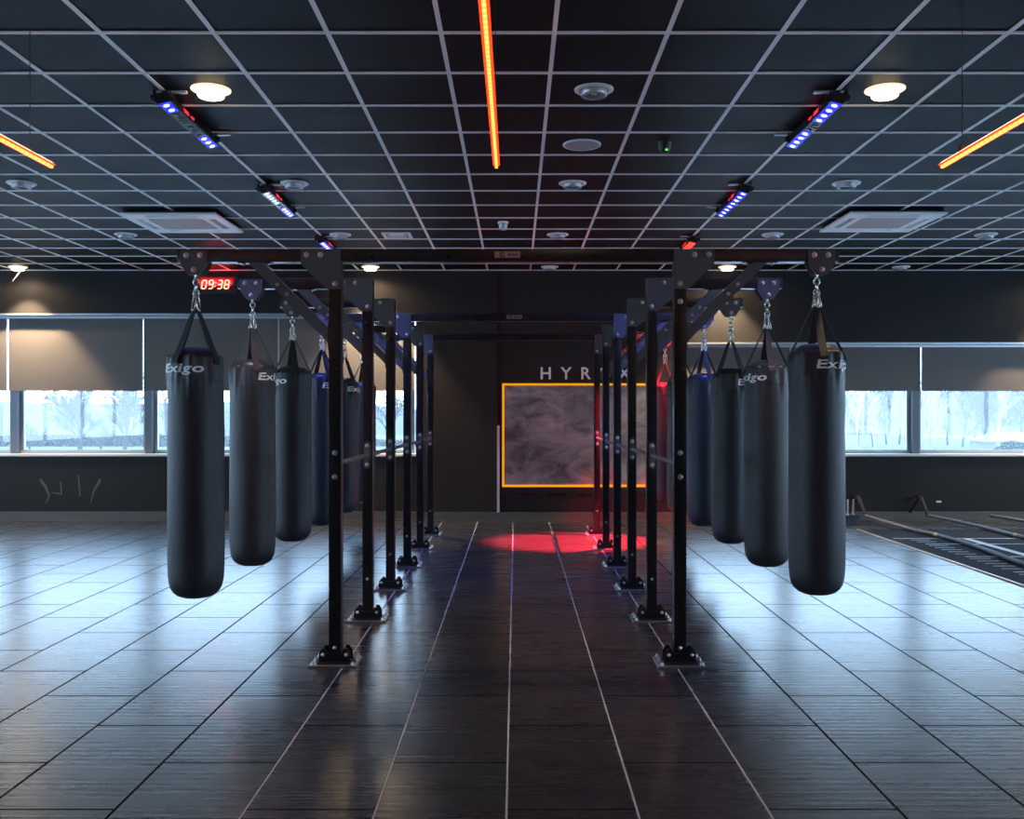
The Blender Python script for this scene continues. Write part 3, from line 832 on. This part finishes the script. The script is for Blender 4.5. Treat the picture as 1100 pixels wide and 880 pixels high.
neon(-2.34, 'left orange neon strip running out of the picture edge')
neon(-0.097, 'central orange neon strip hanging over the aisle')
neon(2.15, 'right orange neon strip running out of the picture edge')

# ------------------------------------------------------------------ digital clock
t = thing('digital_clock', 'red digital wall clock glowing on the dark wall above the left blinds', 'clock', (-4.19, WF, 3.31))
b = NB(); box(b, -0.29, 0.29, -0.05, 0, -0.115, 0.115, bev=0.006); obj('case', b, M['dark'], t)
b = NB(); box(b, -0.265, 0.265, -0.054, -0.048, -0.09, 0.09); obj('face', b, M['case'], t)
SEGS = {'0': 'abcdef', '9': 'abcdfg', '3': 'abcdg', '8': 'abcdefg'}
def digit(ch, cx):
    w, h, th = 0.029, 0.058, 0.0065; b = NB()
    sl = lambda x, z: (cx + x + z * 0.16, z)
    hz = lambda z: [sl(x_, z_) for x_, z_ in ((-w + .004, z), (-w + .010, z + th), (w - .010, z + th), (w - .004, z), (w - .010, z - th), (-w + .010, z - th))]
    vt = lambda x, z0, z1: [sl(x_, z_) for x_, z_ in ((x, z0 + .003), (x - th, z0 + .009), (x - th, z1 - .009), (x, z1 - .003), (x + th, z1 - .009), (x + th, z0 + .009))]
    S = {'a': hz(h), 'g': hz(0), 'd': hz(-h), 'b': vt(w, 0, h), 'c': vt(w, -h, 0), 'f': vt(-w, 0, h), 'e': vt(-w, -h, 0)}
    for k in SEGS[ch]: prism_xz(b, S[k], -0.060, -0.054)
    obj('digit', b, M['digit'], t)
for ch, cx in zip('0938', (-0.158, -0.062, 0.062, 0.158)): digit(ch, cx)
b = NB()
for z in (-0.024, 0.024): cyl(b, (z * 0.16, -0.054, z), (z * 0.16, -0.060, z), 0.008, 12)
obj('colon', b, M['digit'], t)
l = bpy.data.lights.new('clock_glow', 'AREA'); l.shape = 'RECTANGLE'; l.size = 0.42; l.size_y = 0.12; l.color = (1, 0.02, 0.03); l.energy = 9
o = bpy.data.objects.new('clock_glow', l); COL.objects.link(o); o.location = (0, -0.065, 0); o.rotation_euler = (pi / 2 + 0.6, 0, 0); o.parent = t

# ------------------------------------------------------------------ board and wall letters
WB = WF + 0.05
t = thing('framed_board', 'black smeared board in a thin yellow frame on the back wall', 'board', (0.97, WB, 0.479))
W2, HH = 1.16, 1.453
b = NB(); box(b, -W2 + .02, W2 - .02, -0.030, 0, 0.02, HH - .02); obj('panel', b, M['board'], t)
b = NB(); f = 0.03
box(b, -W2, W2, -0.045, 0, 0, f); box(b, -W2, W2, -0.045, 0, HH - f, HH); box(b, -W2, -W2 + f, -0.045, 0, f, HH - f); box(b, W2 - f, W2, -0.045, 0, f, HH - f)
obj('frame', b, M['yellow'], t)
b = NB(); box(b, -W2, W2, -0.05, 0, -0.085, -0.005); 
for xx in (-0.62, -0.18): box(b, xx - .07, xx + .07, -0.055, 0, -0.13, -0.085)
obj('under_strip', b, M['dark'], t)  # dark bar with two lower blocks under the frame
t = thing('wall_lettering', 'five spaced white capital letters on the wall above the yellow frame', 'lettering', (0.978, WB, 2.069))
for ch, cx in zip('HYROX', (-0.556, -0.27, 0.0, 0.272, 0.548)):
    me = text_mesh(ch, 0.235, offset=0.0035, extrude=0.010); me.materials.append(M['letters'])
    o = link_mesh('letter', me, t, (cx, -0.012, -0.003), (pi / 2, 0, 0))

# small white plate on the right wall
b = NB(); box(b, -0.035, 0.035, -0.008, 0, -0.012, 0.012, bev=0.003)
tag(obj('wall_tag', b, M['white'], None, (5.97, 13.6, 0.265)), 'tiny white plate low on the dark wall right of the rope anchors', 'wall plate')
# pale scuffs on the left wall below the sill are chalky marks on the paint
M['chalk'] = noisy('chalky scuff', (0.07, 0.062, 0.055), (0.11, 0.10, 0.09), 30, (0.8, 0.9))
def wscuff(pts, r, lab):
    b = NB(); P = [((x - 554) * 13.6 / 1035, 13.5992, 1.5 - (y - 445) * 13.6 / 1035) for x, y in pts]
    for (p, q), (r0, r1) in zip(zip(P, P[1:]), zip(r, r[1:])):
        d = Vector(q) - Vector(p); n = Vector((-d.z, 0, d.x)).normalized()
        vs = [Vector(p) + n * r0, Vector(q) + n * r1, Vector(q) - n * r1, Vector(p) - n * r0]
        a = [b.verts.new(v) for v in vs]; c = [b.verts.new(v + Vector((0, 0.0006, 0))) for v in vs]
        b.faces.new(a); b.faces.new(c[::-1])
        for i in range(4): b.faces.new((a[i], c[i], c[(i + 1) % 4], a[(i + 1) % 4]))
    tag(obj('wall_scuff', b, M['chalk']), lab, 'scuff mark', 'pale scuffs on the left lower wall')
wscuff([(43, 515), (49, 523), (53, 533), (49, 541)], [.02, .02, .012, .006], 'forked pale scuff on the lower left wall, leftmost')
wscuff([(65, 517), (66, 531), (55, 529)], [.008, .012, .006], 'hook shaped pale scuff beside the forked one')
wscuff([(84, 510), (86, 533)], [.008, .010], 'faint upright pale scuff between hook and slanted scuff')
wscuff([(108, 515), (101, 527), (97, 541)], [.02, .014, .004], 'slanted pale scuff on the lower left wall, rightmost')

# ------------------------------------------------------------------ sprint track and ropes on the right
t = thing('turf_track', 'black turf sprint track with white distance lines at the right', 'track', (4.43, 4.0, 0))
b = NB(); box(b, 0.0, 3.9, 0, 8.47, 0.0, 0.010); obj('turf', b, M['turf'], t)
b = NB(); box(b, -0.022, 0.0, 0, 8.47, 0.0, 0.014, bev=0.003); obj('edge_strip', b, M['edge'], t)
def strip(x0, x1, y0, y1):
    b = NB(); box(b, x0 - 4.43, x1 - 4.43, y0 - 4.0, y1 - 4.0, 0.010, 0.0125); obj('line_marking', b, M['mark'], t)
strip(5.34, 5.43, 6.0, 11.54)
strip(7.25, 7.33, 6.0, 11.54)
for yy in (11.54, 11.05, 10.07, 9.09, 8.11, 7.13):
    strip(4.52 if yy == 11.54 else 4.70, 7.3, yy - 0.011, yy + 0.011)
for k in range(18):
    yy = 11.40 - k * 0.163
    if min(abs(yy - q) for q in (11.54, 11.05, 10.07, 9.09)) < 0.06: continue
    strip(4.68, 4.68 + 0.22, yy - 0.006, yy + 0.006)

def rope(pts, label, ay, ax, leg=True, marks=()):
    t = thing('battle_rope', label, 'rope', (pts[0][0], pts[0][1], 0), group='battle ropes on the turf')
    o0 = Vector((pts[0][0], pts[0][1], 0))
    P = [Vector(p) - o0 for p in pts]
    # smooth the path
    Q = []
    for i in range(len(P) - 1):
        p0, p1, p2, p3 = P[max(i - 1, 0)], P[i], P[i + 1], P[min(i + 2, len(P) - 1)]
        for k in range(8):
            u = k / 8
            Q.append(0.5 * ((2 * p1) + (p2 - p0) * u + (2 * p0 - 5 * p1 + 4 * p2 - p3) * u * u + (3 * p1 - p0 - 3 * p2 + p3) * u ** 3))
    Q.append(P[-1])
    b = NB(); tube(b, Q, 0.024, 12); r = obj('rope', b, M['rope'], t, smooth=60)
    for q in marks:
        i = min(range(len(Q)), key=lambda j: abs(Q[j].y + o0.y - q)); d = (Q[min(i + 1, len(Q) - 1)] - Q[i - 1]).normalized() * 0.03
        b = NB(); tube(b, [Q[i] - d, Q[i] + d], 0.0255, 12); obj('tape_band', b, M['ropemark'], r, smooth=60)
    if leg:
        p = P[0]
        b = NB()
        for dx_ in (-0.0, -0.09):
            tube(b, [(p.x + 0.005, p.y - .02, p.z), (p.x - 0.03 + dx_ * .2, p.y + 0.14, 0.345), (p.x - .04 + dx_, 13.6 - o0.y - .035, 0.335 - abs(dx_) * 2.4)], 0.022, 8)
        obj('anchor_strap', b, M['web'], t, smooth=60)
rope([(4.82, 13.30, 0.10), (4.90, 12.85, 0.075), (5.02, 12.2, 0.04), (5.10, 11.67, 0.036), (5.11, 11.0, 0.036), (5.05, 10.2, 0.036), (4.98, 9.5, 0.036), (5.00, 8.6, 0.036), (5.1, 7.8, 0.036)],
     'battle rope nearest the bags, crossing the turf from its wall anchor', 0, 0, True, (11.67,))
rope([(5.68, 13.30, 0.10), (5.82, 13.0, 0.08), (6.00, 12.6, 0.045), (6.04, 12.1, 0.036), (6.04, 11.55, 0.036), (6.08, 10.8, 0.036), (6.2, 9.8, 0.036), (6.25, 8.8, 0.036)],
     'second battle rope from the left, running out of the right picture edge', 0, 0, True, (11.62,))
rope([(6.56, 13.30, 0.10), (6.72, 13.0, 0.08), (7.0, 12.5, 0.04), (7.1, 11.9, 0.036), (7.15, 11.0, 0.036)],
     'third battle rope, a short piece at the right picture edge by the wall', 0, 0, False)

# small weight stand by the wall, half hidden by the bag
t = thing('peg_stand', 'low black stand with two short chrome pegs by the wall beside the bag', 'stand', (4.545, 13.15, 0))
b = NB(); box(b, -0.22, 0.11, -0.13, 0.13, 0.0, 0.13, bev=0.008); obj('base', b, M['steel'], t)
for xx in (-0.012, 0.062):
    b = NB(); cyl(b, (xx, 0, 0.13), (xx, 0, 0.34), 0.015, 14); obj('peg', b, M['chrome'], t, smooth=50)

# ------------------------------------------------------------------ outside
GZ = -3.5
b = NB(); box(b, -320, 320, 95, 420, GZ - 0.3, GZ); o = struct('ground_outside', b, M['grass'])
b = NB(); box(b, -320, 320, -60, 95, GZ - 0.3, GZ); o = struct('ground_bounce', b, noisy('pale bounce ground', (0.70, 0.69, 0.67), (0.78, 0.77, 0.75), 0.3, (0.8, 0.9)))  # unseen pale ground, added to bounce daylight up to the ceiling
def hill(name, y, pts, depth):
    bm = NB(); n = 90; R = random.Random(int(y))
    def hgt(x):
        for (x0, h0), (x1, h1) in zip(pts, pts[1:]):
            if x0 <= x <= x1:
                u = (x - x0) / (x1 - x0); u = u * u * (3 - 2 * u); return h0 + (h1 - h0) * u
        return pts[-1][1]
    rows = []
    for j in range(6):
        v = j / 5.0; row = []
        for i in range(n + 1):
            x = pts[0][0] + (pts[-1][0] - pts[0][0]) * i / n
            row.append(bm.verts.new((x, y + depth * v, GZ + (hgt(x) + R.uniform(-0.35, 0.35)) * sin(pi / 2 * v))))
        rows.append(row)
    for a, c in zip(rows, rows[1:]):
        for i in range(n): bm.faces.new((a[i], a[i + 1], c[i + 1], c[i]))
    o = obj(name, bm, M['hill'], smooth=80); o['kind'] = 'structure'
hill('hill_left', 230, [(-330, 6.5), (-180, 9.5), (-120, 8.2), (-60, 8.8), (-20, 6), (20, 3)], 60)
hill('hill_right', 230, [(40, 4), (80, 10), (110, 11.5), (160, 13), (330, 10)], 60)

def grow(bm, seed, height, r0, levels, spread, splits, lean=0.0, up=0.3, ratio=0.72, start=0.28):
    R = random.Random(seed)
    def seg(p, d, L, r, lev):
        n = 2 if lev else 4
        pts = [p]; rs = [r]; dd = d
        for i in range(n):
            dd = (dd + Vector((R.uniform(-1, 1), R.uniform(-1, 1), R.uniform(-0.4, 0.8) * up)) * 0.12).normalized()
            pts.append(pts[-1] + dd * L / n); rs.append(r * (1 - 0.45 * (i + 1) / n))
        tube(bm, pts, rs, 5 if lev < 2 else 3, cap=False)
        if lev >= levels: return
        k = splits[min(lev, len(splits) - 1)]
        for i in range(k):
            u = R.uniform(start if lev == 0 else 0.25, 1.0) * n; j = min(int(u), n - 1); q = pts[j].lerp(pts[j + 1], u - j)
            u_, v_ = frame_of(dd); a = R.uniform(0, 2 * pi); ang = spread * R.uniform(0.6, 1.25)
            nd = (dd * cos(ang) + (u_ * cos(a) + v_ * sin(a)) * sin(ang) + Vector((0, 0, up * 0.5))).normalized()
            seg(q, nd, L * ratio * R.uniform(0.6, 1.05), max(rs[j] * 0.62, 0.052), lev + 1)
    seg(Vector((0, 0, 0)), Vector((lean, 0, 1)).normalized(), height * 0.62, r0, 0)

def at_px(x, Y): return (x - 554) * Y / 1035
def tree(name, x, Y, seed, height, label, group, m_, r0, levels=4, spread=0.6, splits=(9, 6, 4, 3), cat='tree', **k):
    bm = NB(); grow(bm, seed, height, r0, levels, spread, splits, **k)
    o = obj(name, bm, m_, None, (at_px(x, Y), Y, GZ)); tag(o, label, cat, group)
tree('bare_tree', 86, 128, 11, 8.6, 'bare fan shaped tree in the second left window, the larger one', 'bare trees across the field', M['twig'], 0.34, start=0.2, splits=(12, 7, 5, 3))
tree('bare_tree', 134, 132, 5, 8.4, 'bare tree in the second left window, right of the fan shaped one', 'bare trees across the field', M['twig'], 0.30, start=0.2, splits=(12, 7, 5, 3))
tree('bare_tree', 108, 118, 8, 4.2, 'low bare tree between the two taller ones in the left window', 'bare trees across the field', M['wood'], 0.10, splits=(8, 5, 4), levels=3, start=0.1)
tree('bare_tree', 32, 125, 9, 4.0, 'low bare tree near the left side of the second left window', 'bare trees across the field', M['wood'], 0.10, splits=(8, 5, 4), levels=3, start=0.1)
tree('bare_tree', 420, 120, 19, 9.0, 'bare tree seen between the left posts in the last left window', 'bare trees across the field', M['wood'], 0.18, splits=(9, 6, 4), levels=3)
tree('bare_tree', 180, 130, 29, 7.5, 'bare tree at the left edge of the window behind the nearest left bag', 'bare trees across the field', M['wood'], 0.15, splits=(9, 6, 4), levels=3)
ords = ['first', 'second', 'third', 'fourth', 'fifth', 'sixth', 'seventh', 'eighth', 'ninth', 'tenth', 'eleventh', 'twelfth']
bx = [912, 921.5, 929, 940.5, 946, 956, 968, 975, 996, 1004, 1012, 1073]
for i, x in enumerate(bx):
    R = random.Random(i)
    tree('birch_tree', x, 118 + R.uniform(-4, 6), 40 + i, R.uniform(8.5, 11.0), '%s pale birch trunk from the left through the right windows' % ords[i], 'birches beyond the right windows', M['birch'], R.uniform(0.13, 0.2),
         levels=3, spread=0.45, splits=(9, 4, 3), lean=R.uniform(-0.12, 0.12), start=0.4, ratio=0.5)
for i, x in enumerate([905, 922, 938, 952, 966, 998, 1018, 1034, 1046, 1058, 1078, 1098]):
    R = random.Random(100 + i)
    tree('bare_tree', x, 150 + R.uniform(-8, 10), 70 + i, R.uniform(9.5, 12.5), '%s hazy violet grey tree from the left behind the birches' % ords[i], 'hazy trees behind the birches', M['wood'], 0.17,
         levels=4, spread=0.6, splits=(8, 5, 4, 2), start=0.15)
def foliage(bm, w, d, h, n, leaf, seed):
    R = random.Random(seed)
    for i in range(n):
        a = R.uniform(0, 2 * pi); z = R.uniform(0, 1) ; rr = (1 - z ** 2.2) ** 0.5 * R.uniform(0.65, 1.0)
        c = Vector((cos(a) * rr * w, sin(a) * rr * d, z * h + 0.05))
        q = Matrix.Rotation(R.uniform(0, 6), 3, Vector((R.uniform(-1, 1), R.uniform(-1, 1), R.uniform(-1, 1))).normalized())
        bm.faces.new([bm.verts.new(c + q @ (Vector(v) * leaf * R.uniform(0.6, 1.3))) for v in ((-1, -.5, 0), (0, -.7, .15), (1, -.3, 0), (.8, .5, .1), (-.6, .6, 0))])
for x, Y, w, h, seed, lab in ((1088, 95, 1.9, 2.3, 1, 'round green shrub low in the right window'), (1074, 97, 1.0, 1.5, 2, 'small green shrub left of the round one in the right window')):
    bm = NB(); foliage(bm, w, w, h, 900, 0.16, seed)
    tag(obj('green_shrub', bm, M['conifer'], None, (at_px(x, Y), Y, GZ)), lab, 'shrub', 'green shrubs outside')
bm = NB()
foliage(bm, 55, 1.2, 1.5, 9000, 0.35, 4)
tag(obj('hedge', bm, M['hedge'], None, (at_px(100, 150), 150, GZ)), 'long low hedge across the field outside the left windows', 'hedge')
# small house behind the shrub
hx, hy = at_px(1094, 120), 120
t = thing('house', 'small pale house with chimney behind the green shrub', 'house', (hx, hy, GZ))
b = NB(); box(b, -3.2, 4.5, 0, 6, 0, 1.5); obj('wall', b, M['render'], t)
b = NB()
v = [b.verts.new(p) for p in ((-3.5, -.3, 1.5), (4.8, -.3, 1.5), (4.8, 6.3, 1.5), (-3.5, 6.3, 1.5), (-1.8, 3, 2.7), (4.0, 3, 2.7))]
for idx in ((0, 1, 5, 4), (2, 3, 4, 5), (1, 2, 5), (3, 0, 4), (3, 2, 1, 0)): b.faces.new([v[i] for i in idx])
obj('roof', b, M['roof'], t)
b = NB(); box(b, -0.4, 0.3, 2.7, 3.3, 2.4, 3.4); obj('chimney', b, M['brick'], t)

# ------------------------------------------------------------------ sky, camera
w = bpy.data.worlds.new('overcast'); scene.world = w; w.use_nodes = True
nt = w.node_tree; bg = nt.nodes['Background']
tc = nt.nodes.new('ShaderNodeTexCoord'); sp = nt.nodes.new('ShaderNodeSeparateXYZ'); nt.links.new(tc.outputs['Generated'], sp.inputs[0])
cr = nt.nodes.new('ShaderNodeValToRGB'); e = cr.color_ramp.elements
e[0].position = 0.0; e[0].color = (0.57, 0.79, 1.0, 1); e[1].position = 0.6; e[1].color = (0.38, 0.64, 1.0, 1)
nt.links.new(sp.outputs['Z'], cr.inputs[0]); nt.links.new(cr.outputs[0], bg.inputs['Color'])
bg.inputs['Strength'].default_value = 7.2

cam = bpy.data.cameras.new('camera'); cam.sensor_width = 36; cam.lens = 1035 / 1100 * 36
cam.shift_x = -4 / 1100; cam.shift_y = 5 / 1100; cam.clip_end = 1000
co = bpy.data.objects.new('camera', cam); COL.objects.link(co); co.location = (0, 0, 1.5); co.rotation_euler = (pi / 2, 0, 0)
scene.camera = co
scene.view_settings.view_transform = 'Standard'; scene.view_settings.look = 'None'
scene.view_settings.gamma = 1.0; scene.view_settings.use_curve_mapping = False
scene.view_settings.exposure = 0.42
